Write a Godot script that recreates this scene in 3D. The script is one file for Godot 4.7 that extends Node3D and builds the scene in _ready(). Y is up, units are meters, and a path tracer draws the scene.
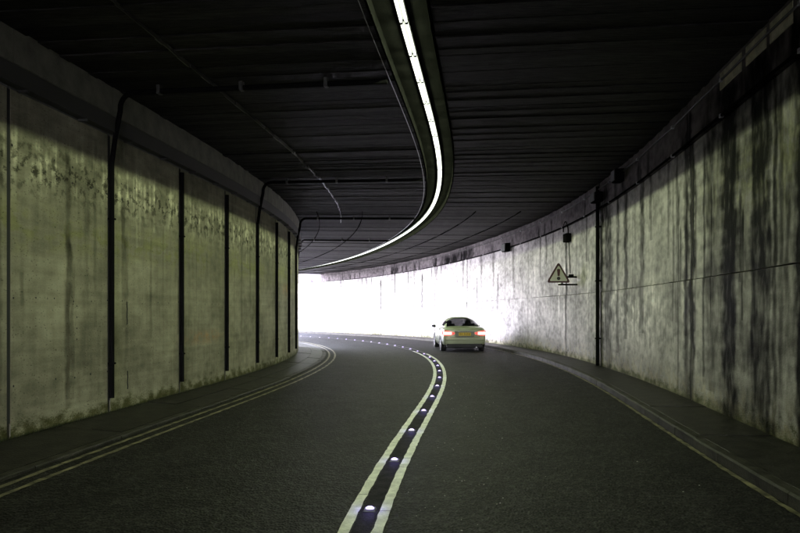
extends Node3D

# ---------------------------------------------------------------- exposure and light levels
const EXPOSURE := 13.5
const LAMP_ENERGY := 1.95 / EXPOSURE
const LAMP_COLOR := Color(0.94, 1.0, 0.80)

# ---------------------------------------------------------------- alignment of the underpass
const S_MIN := -40.0
const S_STEP := 0.1
const S_COUNT := 1600
const WALL_L := -5.15
const WALL_R := 4.77
const KERB_L := -3.97
const KERB_R := 3.70
const KERB_H := 0.12
const CEIL := 5.49
const LEFT_END := 36.5  # left wall cut short out of view so daylight floods in
const DECK_END := 66.0
const DECK_START := -30.0
var ax := PackedFloat32Array()
var az := PackedFloat32Array()
var ah := PackedFloat32Array()
var ay := PackedFloat32Array()
var M := {}
var used := {}
var rng := RandomNumberGenerator.new()


func lin(r: float, g: float, b: float) -> Color:
	return Color(r, g, b).linear_to_srgb()


func pick(xs: Array, ys: Array, v: float) -> float:
	if v <= xs[0]:
		return ys[0]
	for i in range(1, xs.size()):
		if v < xs[i]:
			return lerpf(ys[i - 1], ys[i], (v - xs[i - 1]) / (xs[i] - xs[i - 1]))
	return ys[-1]


func lay_out() -> void:
	ax.resize(S_COUNT); az.resize(S_COUNT); ah.resize(S_COUNT); ay.resize(S_COUNT)
	var zero := int(-S_MIN / S_STEP)
	var kx := [-2.0, 0.0, 5.54, 16.62, 27.69, 38.77, 60.92, 100.0]
	var ky := [0.0, -0.01416, -0.01416, 0.010642, 0.016927, 0.011151, 0.01655, 0.01655]
	var h := -0.00551
	var x := -0.515982
	var z := 0.0
	for i in range(zero, S_COUNT):
		ax[i] = x; az[i] = z; ah[i] = h
		h -= pick(kx, ky, S_MIN + i * S_STEP) * S_STEP
		x += sin(h) * S_STEP
		z += cos(h) * S_STEP
	h = -0.00551
	x = -0.515982
	z = 0.0
	for i in range(zero - 1, -1, -1):
		h += pick(kx, ky, S_MIN + i * S_STEP) * S_STEP
		x -= sin(h) * S_STEP
		z -= cos(h) * S_STEP
		ax[i] = x; az[i] = z; ah[i] = h
	for i in S_COUNT:
		var s := S_MIN + i * S_STEP
		var v := 0.0
		for k in 5:
			v += pick([0.0, 13.29, 33.23, 60.92, 90.0], [0.0, 0.13434, 0.340366, 0.924255, 1.2], s + (k - 2) * 2.0) / 5.0
		ay[i] = -v


func along(t: PackedFloat32Array, s: float) -> float:
	var f := clampf((s - S_MIN) / S_STEP, 0.0, S_COUNT - 1.001)
	var i := int(f)
	return lerpf(t[i], t[i + 1], f - i)


func pos(s: float, o: float, y: float) -> Vector3:
	var h := along(ah, s)
	return Vector3(along(ax, s) + o * cos(h), y + along(ay, s) + 0.00707 * o, -along(az, s) + o * sin(h))


func right(s: float) -> Vector3:
	var h := along(ah, s)
	return Vector3(cos(h), 0, sin(h))


func ahead(s: float) -> Vector3:
	var h := along(ah, s)
	return Vector3(sin(h), 0, -cos(h))


# ---------------------------------------------------------------- mesh helpers
func begin() -> SurfaceTool:
	var st := SurfaceTool.new()
	st.begin(Mesh.PRIMITIVE_TRIANGLES)
	return st


func tri(st: SurfaceTool, p: Array, n: Array, uv: Array, col: Array) -> void:
	var order := [0, 1, 2]
	if (p[1] - p[0]).cross(p[2] - p[0]).dot(n[0] + n[1] + n[2]) > 0.0:
		order = [0, 2, 1]
	for i in order:
		st.set_color(col[i])
		st.set_uv(uv[i])
		st.set_normal(n[i])
		st.add_vertex(p[i])


func quad(st: SurfaceTool, p: Array, n: Array, uv: Array, col: Array) -> void:
	tri(st, [p[0], p[1], p[2]], [n[0], n[1], n[2]], [uv[0], uv[1], uv[2]], [col[0], col[1], col[2]])
	tri(st, [p[0], p[2], p[3]], [n[0], n[2], n[3]], [uv[0], uv[2], uv[3]], [col[0], col[2], col[3]])


func flat4(st: SurfaceTool, a: Vector3, b: Vector3, c: Vector3, d: Vector3, out: Vector3, col := Color.WHITE) -> void:
	var n := (b - a).cross(c - a).normalized()
	if n.dot(out) < 0:
		n = -n
	quad(st, [a, b, c, d], [n, n, n, n], [Vector2(0, 0), Vector2(1, 0), Vector2(1, 1), Vector2(0, 1)], [col, col, col, col])


func flat3(st: SurfaceTool, a: Vector3, b: Vector3, c: Vector3, out: Vector3, col := Color.WHITE) -> void:
	var n := (b - a).cross(c - a).normalized()
	if n.dot(out) < 0:
		n = -n
	tri(st, [a, b, c], [n, n, n], [Vector2(0, 0), Vector2(1, 0), Vector2(1, 1)], [col, col, col])


# a profile (offset, height) swept along the alignment; closed profiles get end caps
func sweep(st: SurfaceTool, prof: Array, s0: float, s1: float, step := 0.6, uv_from := 0.0, uv_len := 32.0, col := Color.WHITE) -> void:
	var area := 0.0
	for i in prof.size():
		area += prof[i].cross(prof[(i + 1) % prof.size()])
	var p := prof.duplicate()
	if area < 0:
		p.reverse()
	var n := maxi(1, int(ceil((s1 - s0) / step)))
	var c4 := [col, col, col, col]
	for k in n:
		var a := lerpf(s0, s1, float(k) / n)
		var b := lerpf(s0, s1, float(k + 1) / n)
		var ra := right(a)
		var rb := right(b)
		for i in p.size():
			var u: Vector2 = p[i]
			var v: Vector2 = p[(i + 1) % p.size()]
			var e := (v - u).normalized()
			var na := ra * e.y + Vector3.UP * -e.x
			var nb := rb * e.y + Vector3.UP * -e.x
			var ua := (a - uv_from) / uv_len
			var ub := (b - uv_from) / uv_len
			quad(st, [pos(a, u.x, u.y), pos(b, u.x, u.y), pos(b, v.x, v.y), pos(a, v.x, v.y)], [na, nb, nb, na],
				[Vector2(ua, 1 - u.y / 5.6), Vector2(ub, 1 - u.y / 5.6), Vector2(ub, 1 - v.y / 5.6), Vector2(ua, 1 - v.y / 5.6)], c4)
	for e in [[s0, -1.0], [s1, 1.0]]:
		var f: Vector3 = ahead(e[0]) * e[1]
		var poly := PackedVector2Array(p)
		var idx := Geometry2D.triangulate_polygon(poly)
		for i in range(0, idx.size(), 3):
			var q := [poly[idx[i]], poly[idx[i + 1]], poly[idx[i + 2]]]
			tri(st, [pos(e[0], q[0].x, q[0].y), pos(e[0], q[1].x, q[1].y), pos(e[0], q[2].x, q[2].y)], [f, f, f],
				[Vector2.ZERO, Vector2(0.02, 0), Vector2(0.02, 0.02)], [col, col, col])


func box_prof(o0: float, o1: float, y0: float, y1: float, ch := 0.0) -> Array:
	if ch <= 0.0:
		return [Vector2(o0, y0), Vector2(o1, y0), Vector2(o1, y1), Vector2(o0, y1)]
	return [Vector2(o0 + ch, y0), Vector2(o1 - ch, y0), Vector2(o1, y0 + ch), Vector2(o1, y1 - ch), Vector2(o1 - ch, y1), Vector2(o0 + ch, y1), Vector2(o0, y1 - ch), Vector2(o0, y0 + ch)]


func round_prof(o: float, y: float, r: float, n := 8) -> Array:
	var p := []
	for i in n:
		p.append(Vector2(o + cos(TAU * i / n) * r, y + sin(TAU * i / n) * r))
	return p


func tube(st: SurfaceTool, pts: Array, r: float, sides := 10, col := Color.WHITE) -> void:
	var rings := []
	var prev_x := Vector3.ZERO
	for i in pts.size():
		var d: Vector3 = (pts[mini(i + 1, pts.size() - 1)] - pts[maxi(i - 1, 0)]).normalized()
		var x := prev_x
		if i == 0:
			x = d.cross(Vector3.UP if absf(d.y) < 0.9 else Vector3.RIGHT)
		x = (x - d * x.dot(d)).normalized()
		prev_x = x
		var y := d.cross(x)
		var ring := []
		for k in sides:
			ring.append(x * cos(TAU * k / sides) + y * sin(TAU * k / sides))
		rings.append(ring)
	var z := Vector2.ZERO
	for i in pts.size() - 1:
		for k in sides:
			var j := (k + 1) % sides
			quad(st, [pts[i] + rings[i][k] * r, pts[i + 1] + rings[i + 1][k] * r, pts[i + 1] + rings[i + 1][j] * r, pts[i] + rings[i][j] * r],
				[rings[i][k], rings[i + 1][k], rings[i + 1][j], rings[i][j]], [z, z, z, z], [col, col, col, col])
	for e in [0, pts.size() - 1]:
		var out: Vector3 = (pts[0] - pts[1]) if e == 0 else (pts[-1] - pts[-2])
		for k in sides:
			flat3(st, pts[e], pts[e] + rings[e][k] * r, pts[e] + rings[e][(k + 1) % sides] * r, out, col)


# box with chamfered long edges, in the local frame (x, y, z half sizes), placed by a transform
func block(st: SurfaceTool, t: Transform3D, h: Vector3, c := 0.0, col := Color.WHITE) -> void:
	if c <= 0.0:
		c = minf(minf(h.x, h.y), h.z) * 0.15
	var f := func(v: Vector3) -> Vector3: return t * v
	for a in 3:
		for sg in [-1.0, 1.0]:
			var i := (a + 1) % 3
			var j := (a + 2) % 3
			var q := []
			for m in [[-1, -1], [1, -1], [1, 1], [-1, 1]]:
				var v := Vector3.ZERO
				v[a] = sg * h[a]
				v[i] = m[0] * (h[i] - c)
				v[j] = m[1] * (h[j] - c)
				q.append(f.call(v))
			var out := Vector3.ZERO
			out[a] = sg
			flat4(st, q[0], q[1], q[2], q[3], t.basis * out, col)
	for a in 3:
		var i := (a + 1) % 3
		var j := (a + 2) % 3
		for si in [-1.0, 1.0]:
			for sj in [-1.0, 1.0]:
				var q := []
				for m in [[-1, 0], [1, 0], [1, 1], [-1, 1]]:
					var v := Vector3.ZERO
					v[a] = m[0] * (h[a] - c)
					v[i] = si * (h[i] - (0.0 if m[1] == 0 else c))
					v[j] = sj * (h[j] - (c if m[1] == 0 else 0.0))
					q.append(f.call(v))
				var out := Vector3.ZERO
				out[i] = si
				out[j] = sj
				flat4(st, q[0], q[1], q[2], q[3], t.basis * out, col)
	for sx in [-1.0, 1.0]:
		for sy in [-1.0, 1.0]:
			for sz in [-1.0, 1.0]:
				flat3(st, f.call(Vector3(sx * h.x, sy * (h.y - c), sz * (h.z - c))), f.call(Vector3(sx * (h.x - c), sy * h.y, sz * (h.z - c))),
					f.call(Vector3(sx * (h.x - c), sy * (h.y - c), sz * h.z)), t.basis * Vector3(sx, sy, sz), col)


func numbered(called: String) -> String:
	used[called] = used.get(called, -1) + 1
	return called if used[called] == 0 else "%s_%03d" % [called, used[called]]


func part(called: String, st: SurfaceTool, m: Material, parent: Node3D) -> MeshInstance3D:
	var o := MeshInstance3D.new()
	o.name = called
	o.mesh = st.commit()
	o.material_override = null
	o.mesh.surface_set_material(0, m)
	parent.add_child(o, true)
	return o


func thing(called: String, label: String, category: String, group := "", at := Vector3.ZERO) -> Node3D:
	var o := Node3D.new()
	o.name = numbered(called)
	add_child(o)
	o.position = at
	tag(o, label, category, group)
	return o


func tag(o: Node3D, label: String, category: String, group := "") -> void:
	o.set_meta("label", label)
	o.set_meta("category", category)
	if group:
		o.set_meta("group", group)


func setting(called: String, label: String) -> Node3D:
	var o := Node3D.new()
	o.name = numbered(called)
	add_child(o)
	o.set_meta("kind", "structure")
	o.set_meta("label", label)
	return o


# ---------------------------------------------------------------- textures
var lut := PackedByteArray()


func to_byte(v: float) -> int:
	return lut[clampi(int(v * 4095.0), 0, 4095)]


func noise(seed_: int, f: float, oct := 4, kind := FastNoiseLite.TYPE_SIMPLEX_SMOOTH) -> FastNoiseLite:
	var n := FastNoiseLite.new()
	n.seed = seed_
	n.noise_type = kind
	n.frequency = f
	n.fractal_octaves = oct
	return n


func tex(w: int, h: int, data: PackedByteArray, grey := false) -> ImageTexture:
	return ImageTexture.create_from_image(Image.create_from_data(w, h, false, Image.FORMAT_L8 if grey else Image.FORMAT_RGB8, data))


# tileable surface: base colour broken up by fine grain, mottling and specks
func grain_maps(size: int, seed_: int, base: Color, fine: float, mottle: float, speck: float, stretch := 1.0) -> Array:
	var a := PackedByteArray()
	var b := PackedByteArray()
	a.resize(size * size * 3)
	b.resize(size * size)
	var nf := noise(seed_, 0.22, 2).get_seamless_image(size, size).get_data()
	var nm := noise(seed_ + 1, 0.012, 5).get_seamless_image(size, size).get_data()
	var nc := noise(seed_ + 2, 0.09, 1, FastNoiseLite.TYPE_CELLULAR).get_seamless_image(size, size).get_data()
	for i in size * size:
		var j := i
		if stretch != 1.0:
			j = (int((i / size) * stretch) % size) * size + i % size
		var f := nf[j] / 255.0 - 0.5
		var m := nm[j] / 255.0 - 0.5
		var c := nc[j] / 255.0 - 0.5
		var k := maxf(0.1, 1.0 + f * fine + m * mottle + c * speck)
		a[i * 3] = to_byte(base.r * k)
		a[i * 3 + 1] = to_byte(base.g * k)
		a[i * 3 + 2] = to_byte(base.b * k)
		b[i] = clampi(int(128 + f * 110 + c * 90), 0, 255)
	return [tex(size, size, a), tex(size, size, b, true)]


func grained(seed_: int, base: Color, metres: float, fine: float, mottle: float, speck: float, rough: float, relief: float, size := 512, stretch := 1.0, spec := 0.5) -> StandardMaterial3D:
	var t := grain_maps(size, seed_, base, fine, mottle, speck, stretch)
	var m := StandardMaterial3D.new()
	m.albedo_texture = t[0]
	m.uv1_triplanar = true
	m.uv1_world_triplanar = true
	m.uv1_scale = Vector3.ONE / metres
	m.roughness = rough
	m.heightmap_enabled = relief > 0
	m.heightmap_texture = t[1]
	m.heightmap_scale = relief
	m.metallic_specular = spec
	m.vertex_color_use_as_albedo = true
	return m


func plain(col: Color, rough: float, metal := 0.0) -> StandardMaterial3D:
	var m := StandardMaterial3D.new()
	m.albedo_color = col
	m.roughness = rough
	m.metallic = metal
	return m


func glow(col: Color, energy: float, base := Color.BLACK) -> StandardMaterial3D:
	var m := StandardMaterial3D.new()
	m.albedo_color = base
	m.emission_enabled = true
	m.emission = col
	m.emission_energy_multiplier = energy
	return m


# streaks: [s, width, top height, bottom height, strength]
func wall_maps(seed_: int, s0: float, base: Color, streaks: Array, left: bool) -> Array:
	var W := 2048
	var H := 640
	var px := W / 32.0
	var py := H / 5.6
	var dark := PackedFloat32Array()
	dark.resize(W * H)
	dark.fill(1.0)
	var wob := noise(seed_ + 7, 0.02, 3)
	var brk := noise(seed_ + 8, 0.03, 4)
	for q in streaks:
		var c: float = (q[0] - s0) * px
		var hw: float = q[1] * px
		var y0 := clampi(int((5.6 - q[2]) * py), 0, H - 1)
		var y1 := clampi(int((5.6 - q[3]) * py), 0, H)
		for y in range(y0, y1):
			var t := float(y - y0) / maxf(1.0, y1 - y0)
			var fade := minf(1.0, t * 14.0) * (1.0 - t * t * 0.45)
			var cc := c + wob.get_noise_2d(y * 0.5, q[0] * 50.0) * hw * 0.7
			var w := hw * (1.0 + 0.45 * brk.get_noise_2d(q[0] * 70.0, y))
			for x in range(int(cc - w * 1.4), int(cc + w * 1.4) + 1):
				if x < 0 or x >= W:
					continue
				var d := absf(x - cc) / w
				var e := clampf((1.35 - d) / 0.8, 0.0, 1.0)
				var g := 0.95 + 0.6 * brk.get_noise_2d(x * 2.2, y * 0.45)
				dark[y * W + x] *= 1.0 - clampf(q[4] * fade * e * g * 1.4, -0.6, 0.93)
	var a := PackedByteArray()
	var b := PackedByteArray()
	a.resize(W * H * 3)
	b.resize(W * H)
	var big := noise(seed_, 0.006, 4)
	var mid := noise(seed_ + 1, 0.035, 4)
	var fine := noise(seed_ + 2, 0.35, 2)
	var run := noise(seed_ + 3, 0.05, 3)
	var blotch := noise(seed_ + 4, 0.05, 4)
	for y in H:
		var hgt := 5.6 - y / py
		for x in W:
			var s := s0 + x / px
			var i := y * W + x
			var f := fine.get_noise_2d(x, y)
			var m := mid.get_noise_2d(x, y)
			var g := big.get_noise_2d(x * 1.2, y)
			var r := run.get_noise_2d(x * 1.6, y * 0.07)
			var k := 1.0 + 0.14 * f + (0.26 if left else 0.40) * m + 0.46 * g + (0.16 if left else 0.12) * r
			var tint := Vector3.ONE
			var hole := 0.0
			if left:
				# horizontal water and dirt courses left by the pours
				var course := run.get_noise_2d(x * 0.03 + 500, y * 1.3)
				k *= 1.0 + 0.16 * course
				# black mould patches below the top of the panels
				var mould := blotch.get_noise_2d(x * 1.4, y * 0.8) + 0.35 * f
				var inmould := clampf(1.0 - absf(hgt - 3.75 + 0.12 * g) / 0.55, 0.0, 1.0)
				k *= 1.0 - 0.85 * smoothstep(0.05, 0.36, mould) * inmould
				# pale lime run-down from the joint above, with nearer lamp light painted in
				var lime := clampf(1.0 - absf(hgt - 3.9) / 0.5, 0.0, 1.0) * smoothstep(0.0, 0.5, r + 0.5 * m)
				k *= 1.0 + 1.1 * lime
				# algae course
				var algae := clampf(1.0 - absf(hgt - 2.95 - 0.25 * g) / 0.45, 0.0, 1.0) * smoothstep(-0.35, 0.3, m + g)
				tint = tint.lerp(Vector3(0.70, 0.75, 0.42), algae * 0.75)
				# old orange paint smears
				var red := clampf(1.0 - absf(hgt - 1.22) / 0.2, 0.0, 1.0) * clampf(1.0 - absf(s - 15.6) / 1.6, 0.0, 1.0)
				red = maxf(red, clampf(1.0 - absf(hgt - 2.5) / 0.3, 0.0, 1.0) * clampf(1.0 - absf(s - 25.0) / 1.3, 0.0, 1.0))
				tint = tint.lerp(Vector3(1.15, 0.62, 0.36), 0.8 * red * smoothstep(-0.4, 0.3, m + 0.6 * f))
				# formwork board seams
				var seam := absf(fposmod(s - 0.2 * sin(hgt * 0.3), 0.712) - 0.356) * px
				if seam < 0.8:
					k *= 0.93
				# blow holes
				if fine.get_noise_2d(x * 0.9 + 900, y * 0.7 + 80) > 0.62 and m > -0.05:
					k *= 0.35
					hole = 0.6
			else:
				# white lime blooms, with the daylight sheen there painted in
				var lit_bloom := clampf(1.0 - absf(hgt - 1.7 - 0.5 * g) / 1.1, 0.0, 1.0) * clampf(1.0 - absf(s - 18.0) / 4.2, 0.0, 1.0)
				k *= 1.0 + 1.0 * lit_bloom * smoothstep(-0.25, 0.35, blotch.get_noise_2d(x * 0.5, y * 0.4) + 0.4 * r)
				# scaly flakes
				var scale := mid.get_noise_2d(x * 1.1 + 300, y * 0.6)
				k *= 1.0 - 0.22 * smoothstep(0.1, 0.4, scale)
				var algae := clampf(1.0 - absf(hgt - 3.7) / 1.1, 0.0, 1.0) * clampf((14.5 - s) / 4.0, 0.0, 1.0) * smoothstep(-0.3, 0.3, m + r)
				tint = tint.lerp(Vector3(0.68, 0.70, 0.42), algae * 0.8)
				var splash := clampf((0.75 - hgt) / 0.5, 0.0, 1.0) * smoothstep(-0.3, 0.3, m + 0.5 * r)
				tint = tint.lerp(Vector3(0.62, 0.58, 0.42), splash * 0.8)
			var foot := smoothstep(0.34, 0.12, hgt + 0.2 * m + 0.1 * f)
			tint = tint.lerp(Vector3(0.34, 0.36, 0.22), foot)
			k = maxf(k, 0.12) * dark[i]
			a[i * 3] = to_byte(base.r * tint.x * k)
			a[i * 3 + 1] = to_byte(base.g * tint.y * k)
			a[i * 3 + 2] = to_byte(base.b * tint.z * k)
			b[i] = clampi(int(140 + 60 * f + 70 * m - 90 * hole), 0, 255)
	return [tex(W, H, a), tex(W, H, b, true)]


func walled(t: Array, rough: float, relief: float) -> StandardMaterial3D:
	var m := StandardMaterial3D.new()
	m.albedo_texture = t[0]
	m.roughness = rough
	m.heightmap_enabled = true
	m.heightmap_texture = t[1]
	m.heightmap_scale = relief
	m.metallic_specular = 0.06
	m.vertex_color_use_as_albedo = true
	return m


func make_materials() -> void:
	lut.resize(4096)
	for i in 4096:
		lut[i] = clampi(int(round(Color(i / 4095.0, 0, 0).linear_to_srgb().r * 255.0)), 0, 255)
	var r := RandomNumberGenerator.new()
	r.seed = 11
	var ls := []
	for i in 40:
		ls.append([r.randf_range(5, 35), r.randf_range(0.02, 0.08), r.randf_range(2.2, 4.6), r.randf_range(0.2, 2.0), r.randf_range(0.1, 0.35)])
	for i in 30:
		ls.append([r.randf_range(5, 35), r.randf_range(0.02, 0.05), 4.2, r.randf_range(2.8, 3.6), r.randf_range(-0.5, -0.15)])
	M.left = walled(wall_maps(21, 4.0, Color(0.275, 0.265, 0.19), ls, true), 0.55, 1.0)
	var rs := [[9.3, 1.5, 5.6, -4.0, 0.46], [11.6, 1.3, 5.6, -4.0, 0.42], [7.6, 0.5, 5.6, -4.0, 0.6], [8.4, 0.3, 5.4, -1.0, 0.9], [9.05, 0.13, 5.4, -1.0, 0.95], [9.85, 0.07, 5.0, 0.0, 0.6], [10.35, 0.30, 5.4, -1.0, 0.72], [10.6, 0.09, 5.0, 0.0, 0.6], [11.65, 0.36, 5.4, -1.2, 0.82], [11.45, 0.1, 5.2, 0.0, 0.5], [12.55, 0.24, 5.2, 0.4, 0.45], [12.9, 0.06, 4.7, 0.6, 0.5],  # broad first entries paint in grime and the dimmer light of the near end
		[13.6, 0.16, 5.5, -0.6, 0.92], [13.95, 0.16, 5.2, 0.0, 0.6], [14.6, 0.07, 4.9, 1.5, 0.4], [15.2, 0.10, 4.9, 2.8, 0.4], [16.6, 0.10, 5.3, 3.3, 0.5], [17.35, 0.20, 5.4, 1.2, 0.55], [18.9, 0.17, 5.4, 1.0, 0.6], [19.7, 0.14, 5.4, 0.6, 0.55], [20.75, 0.45, 5.5, -1.0, 0.62], [21.5, 0.25, 5.5, -1.0, 0.7],
		[23.2, 0.1, 5.3, 3.3, 0.5], [25.75, 0.13, 4.6, -0.5, 0.6], [27.5, 0.1, 5.3, 3.6, 0.5], [28.4, 0.1, 5.3, 3.6, 0.5], [29.2, 0.10, 5.2, 3.1, 0.5], [33.0, 0.2, 5.2, 2.8, 0.4], [36.0, 0.2, 5.2, 3.0, 0.4]]
	for i in 36:
		var s := r.randf_range(14.0, 37.5) if i > 22 else r.randf_range(8.0, 14.5)
		rs.append([s, r.randf_range(0.02, 0.09), r.randf_range(3.0, 5.3), r.randf_range(0.0, 2.2), r.randf_range(0.2, 0.65) * (1.0 if s < 14.5 else 0.6)])
	for i in 22:
		rs.append([r.randf_range(6.5, 37.5), r.randf_range(0.03, 0.12), r.randf_range(3.2, 4.4), r.randf_range(0.3, 2.0), r.randf_range(-0.4, -0.1)])
	M.right = walled(wall_maps(57, 6.0, Color(0.46, 0.435, 0.43), rs, false), 0.48, 1.1)
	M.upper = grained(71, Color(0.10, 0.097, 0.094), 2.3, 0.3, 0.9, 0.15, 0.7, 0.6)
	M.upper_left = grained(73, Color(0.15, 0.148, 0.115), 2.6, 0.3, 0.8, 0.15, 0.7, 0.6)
	M.ceiling = []
	for i in 4:
		M.ceiling.append(grained(80 + i * 3, Color(0.027, 0.026, 0.0245) * (0.75 + 0.17 * i), 2.1 + 0.4 * i, 0.5, 1.6, 0.2, 0.66, 0.9, 512, 7.0, 0.17))
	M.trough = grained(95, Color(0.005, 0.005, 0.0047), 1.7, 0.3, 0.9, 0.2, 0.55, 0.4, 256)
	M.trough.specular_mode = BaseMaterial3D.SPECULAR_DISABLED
	M.road = grained(101, Color(0.024, 0.0235, 0.0225), 6.3, 3.4, 0.9, 1.8, 0.68, 2.6, 1024, 1.0, 0.24)
	M.pave = grained(111, Color(0.026, 0.025, 0.022), 2.2, 0.9, 1.3, 0.8, 0.48, 0.9, 512, 1.0, 0.28)
	M.kerb = grained(121, Color(0.040, 0.0385, 0.032), 1.3, 0.6, 1.3, 0.5, 0.6, 0.7, 256, 1.0, 0.25)
	M.white = grained(131, Color(0.78, 0.79, 0.72), 1.1, 0.4, 0.55, 0.25, 0.6, 0.4, 512)
	M.worn = grained(137, Color(0.10, 0.10, 0.09), 1.3, 0.8, 1.6, 0.5, 0.65, 0.4, 256, 1.0, 0.25)
	M.yellow = grained(141, Color(0.17, 0.155, 0.09), 0.9, 0.8, 1.6, 0.5, 0.6, 0.4, 256)
	M.tar = grained(151, Color(0.021, 0.019, 0.024), 0.8, 0.9, 1.3, 0.6, 0.75, 0.6, 256, 1.0, 0.16)
	M.patch = grained(161, Color(0.42, 0.39, 0.27), 0.9, 0.4, 0.8, 0.2, 0.8, 0.5, 256)
	M.lime = plain(lin(0.05, 0.049, 0.043), 0.3)
	M.back = plain(lin(0.05, 0.048, 0.045), 0.9)
	M.joint = plain(lin(0.02, 0.02, 0.02), 0.9)
	M.roof = plain(lin(0.3, 0.3, 0.28), 0.9)
	M.earth = grained(171, Color(0.22, 0.21, 0.18), 6.0, 0.5, 0.7, 0.3, 0.95, 0.0, 256)
	M.black_pipe = plain(lin(0.008, 0.008, 0.008), 0.85)
	M.black_pipe.specular_mode = BaseMaterial3D.SPECULAR_DISABLED
	M.steel = plain(lin(0.35, 0.35, 0.34), 0.35, 1.0)
	M.tray = plain(lin(0.06, 0.06, 0.055), 0.6, 0.3)
	M.housing = plain(lin(0.45, 0.46, 0.42), 0.5)
	M.tube = glow(Color(0.97, 1.0, 0.93), 1.6 / EXPOSURE * 2.0, Color(0.8, 0.8, 0.8))
	M.cap = plain(lin(0.12, 0.12, 0.12), 0.5, 0.5)


# ---------------------------------------------------------------- setting
func road_colour(s: float, o: float, n1: FastNoiseLite, n2: FastNoiseLite) -> Color:
	var k := 1.0 + 0.7 * n1.get_noise_2d(s * 0.3, o) + 0.45 * n2.get_noise_2d(s, o * 2.0)
	for c in [-2.65, -0.95, 1.05, 2.75]:
		k *= 1.0 + 0.22 * exp(-pow((o - c) / 0.28, 2.0))
	return Color(k, k, k)


func build_setting() -> void:
	# ground outside, to the horizon
	var g := setting("ground", "pale bare ground outside the underpass")
	var st := begin()
	var u := Vector3.UP
	flat4(st, Vector3(-3000, -1.6, -3000), Vector3(3000, -1.6, -3000), Vector3(3000, -1.6, 3000), Vector3(-3000, -1.6, 3000), u)
	part("ground_sheet", st, M.earth, g)

	# carriageway
	var road := setting("road", "dark worn asphalt carriageway bending left towards the daylight")
	st = begin()
	var n1 := noise(5, 0.35, 3)
	var n2 := noise(6, 0.8, 3)
	var cols := 18
	var s := -38.0
	while s < 112.0:
		var e := s + 0.5
		for c in cols:
			var o0 := lerpf(KERB_L, KERB_R, float(c) / cols)
			var o1 := lerpf(KERB_L, KERB_R, float(c + 1) / cols)
			quad(st, [pos(s, o0, 0), pos(e, o0, 0), pos(e, o1, 0), pos(s, o1, 0)], [u, u, u, u], [Vector2.ZERO, Vector2.ZERO, Vector2.ZERO, Vector2.ZERO],
				[road_colour(s, o0, n1, n2), road_colour(e, o0, n1, n2), road_colour(e, o1, n1, n2), road_colour(s, o1, n1, n2)])
		s = e
	part("asphalt", st, M.road, road)
	# double white line, laid in lengths with cracks across, tar strip between
	st = begin()
	line(st, -0.075, 0.075, -30, 100, 0.004, 0.0)
	part("tar_strip", st, M.tar, road)
	rng.seed = 31
	for o in [-0.135, 0.135]:
		s = 3.0
		while s < 100.0:
			var l := rng.randf_range(1.6, 3.4) if s < 40 else 6.0
			st = begin()
			line(st, o - 0.045, o + 0.045, s, s + l - 0.009, 0.008, 0.006 if s < 30 else 0.0)
			part("white_line", st, M.white if s < 29.0 else M.worn, road)
			s += l
	for o in [[-3.64, -3.57], [-3.87, -3.80], [3.62, 3.68]]:
		s = 2.0
		while s < 100.0:
			st = begin()
			line(st, o[0], o[1], s, s + 5.98, 0.004, 0.01 if s < 30 else 0.0)
			part("yellow_line", st, M.yellow, road)
			s += 6.0

	# footways
	for side in [-1, 1]:
		var f := setting("pavement", "narrow dark concrete footway along the %s wall" % ("left" if side < 0 else "right"))
		var bounds := [[KERB_L - 0.155, -4.58], [-4.60, WALL_L]] if side < 0 else [[KERB_R + 0.155, WALL_R]]
		for bnd in bounds:
			s = -30.0
			while s < 96.0:
				var l := 2.85
				var sl := begin()
				var dy := rng.randf_range(-0.006, 0.006)
				var b0: float = bnd[0] + rng.randf_range(-0.008, 0.008)
				var b1: float = bnd[1]
				var prof := box_prof(b0, b1, -0.1, KERB_H - 0.01 + dy, 0.004)
				if side < 0:
					prof = [Vector2(b0, -0.1), Vector2(b1, -0.1), Vector2(b1, left_rise(b1) + dy), Vector2(b0, left_rise(b0) + dy)]
				sweep(sl, prof, s + 0.008, s + l - 0.008, 0.72, 0, 32, Color.WHITE * rng.randf_range(0.8, 1.15))
				part("slab", sl, M.pave, f)
				s += l
		var bed := begin()
		sweep(bed, box_prof(minf(bounds[0][0], WALL_L if side < 0 else WALL_R), maxf(bounds[0][0], WALL_L if side < 0 else WALL_R), -0.2, KERB_H - 0.06 if side > 0 else 0.0), -30, 96, 1.0)
		part("bedding", bed, M.joint, f)
		s = 2.0
		while s < 96.0:
			var l := 0.95 if s < 40 else 4.0
			var kb := begin()
			var dx := rng.randf_range(-0.005, 0.005)
			var k0 := (KERB_L - 0.15 if side < 0 else KERB_R) + dx
			sweep(kb, box_prof(k0, k0 + 0.15, -0.12, (KERB_H if side > 0 else 0.04) + rng.randf_range(-0.004, 0.004), 0.02 if side > 0 else 0.012), s + 0.004, s + l - 0.004, 0.5, 0, 32, Color.WHITE * rng.randf_range(0.75, 1.2))
			part("kerb_stone", kb, M.kerb, f)
			s += l


# the left footway is almost flush with the road and rises to the wall
func left_rise(o: float) -> float:
	return lerpf(0.035, 0.112, (KERB_L - 0.155 - o) / (KERB_L - 0.155 - WALL_L))


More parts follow.
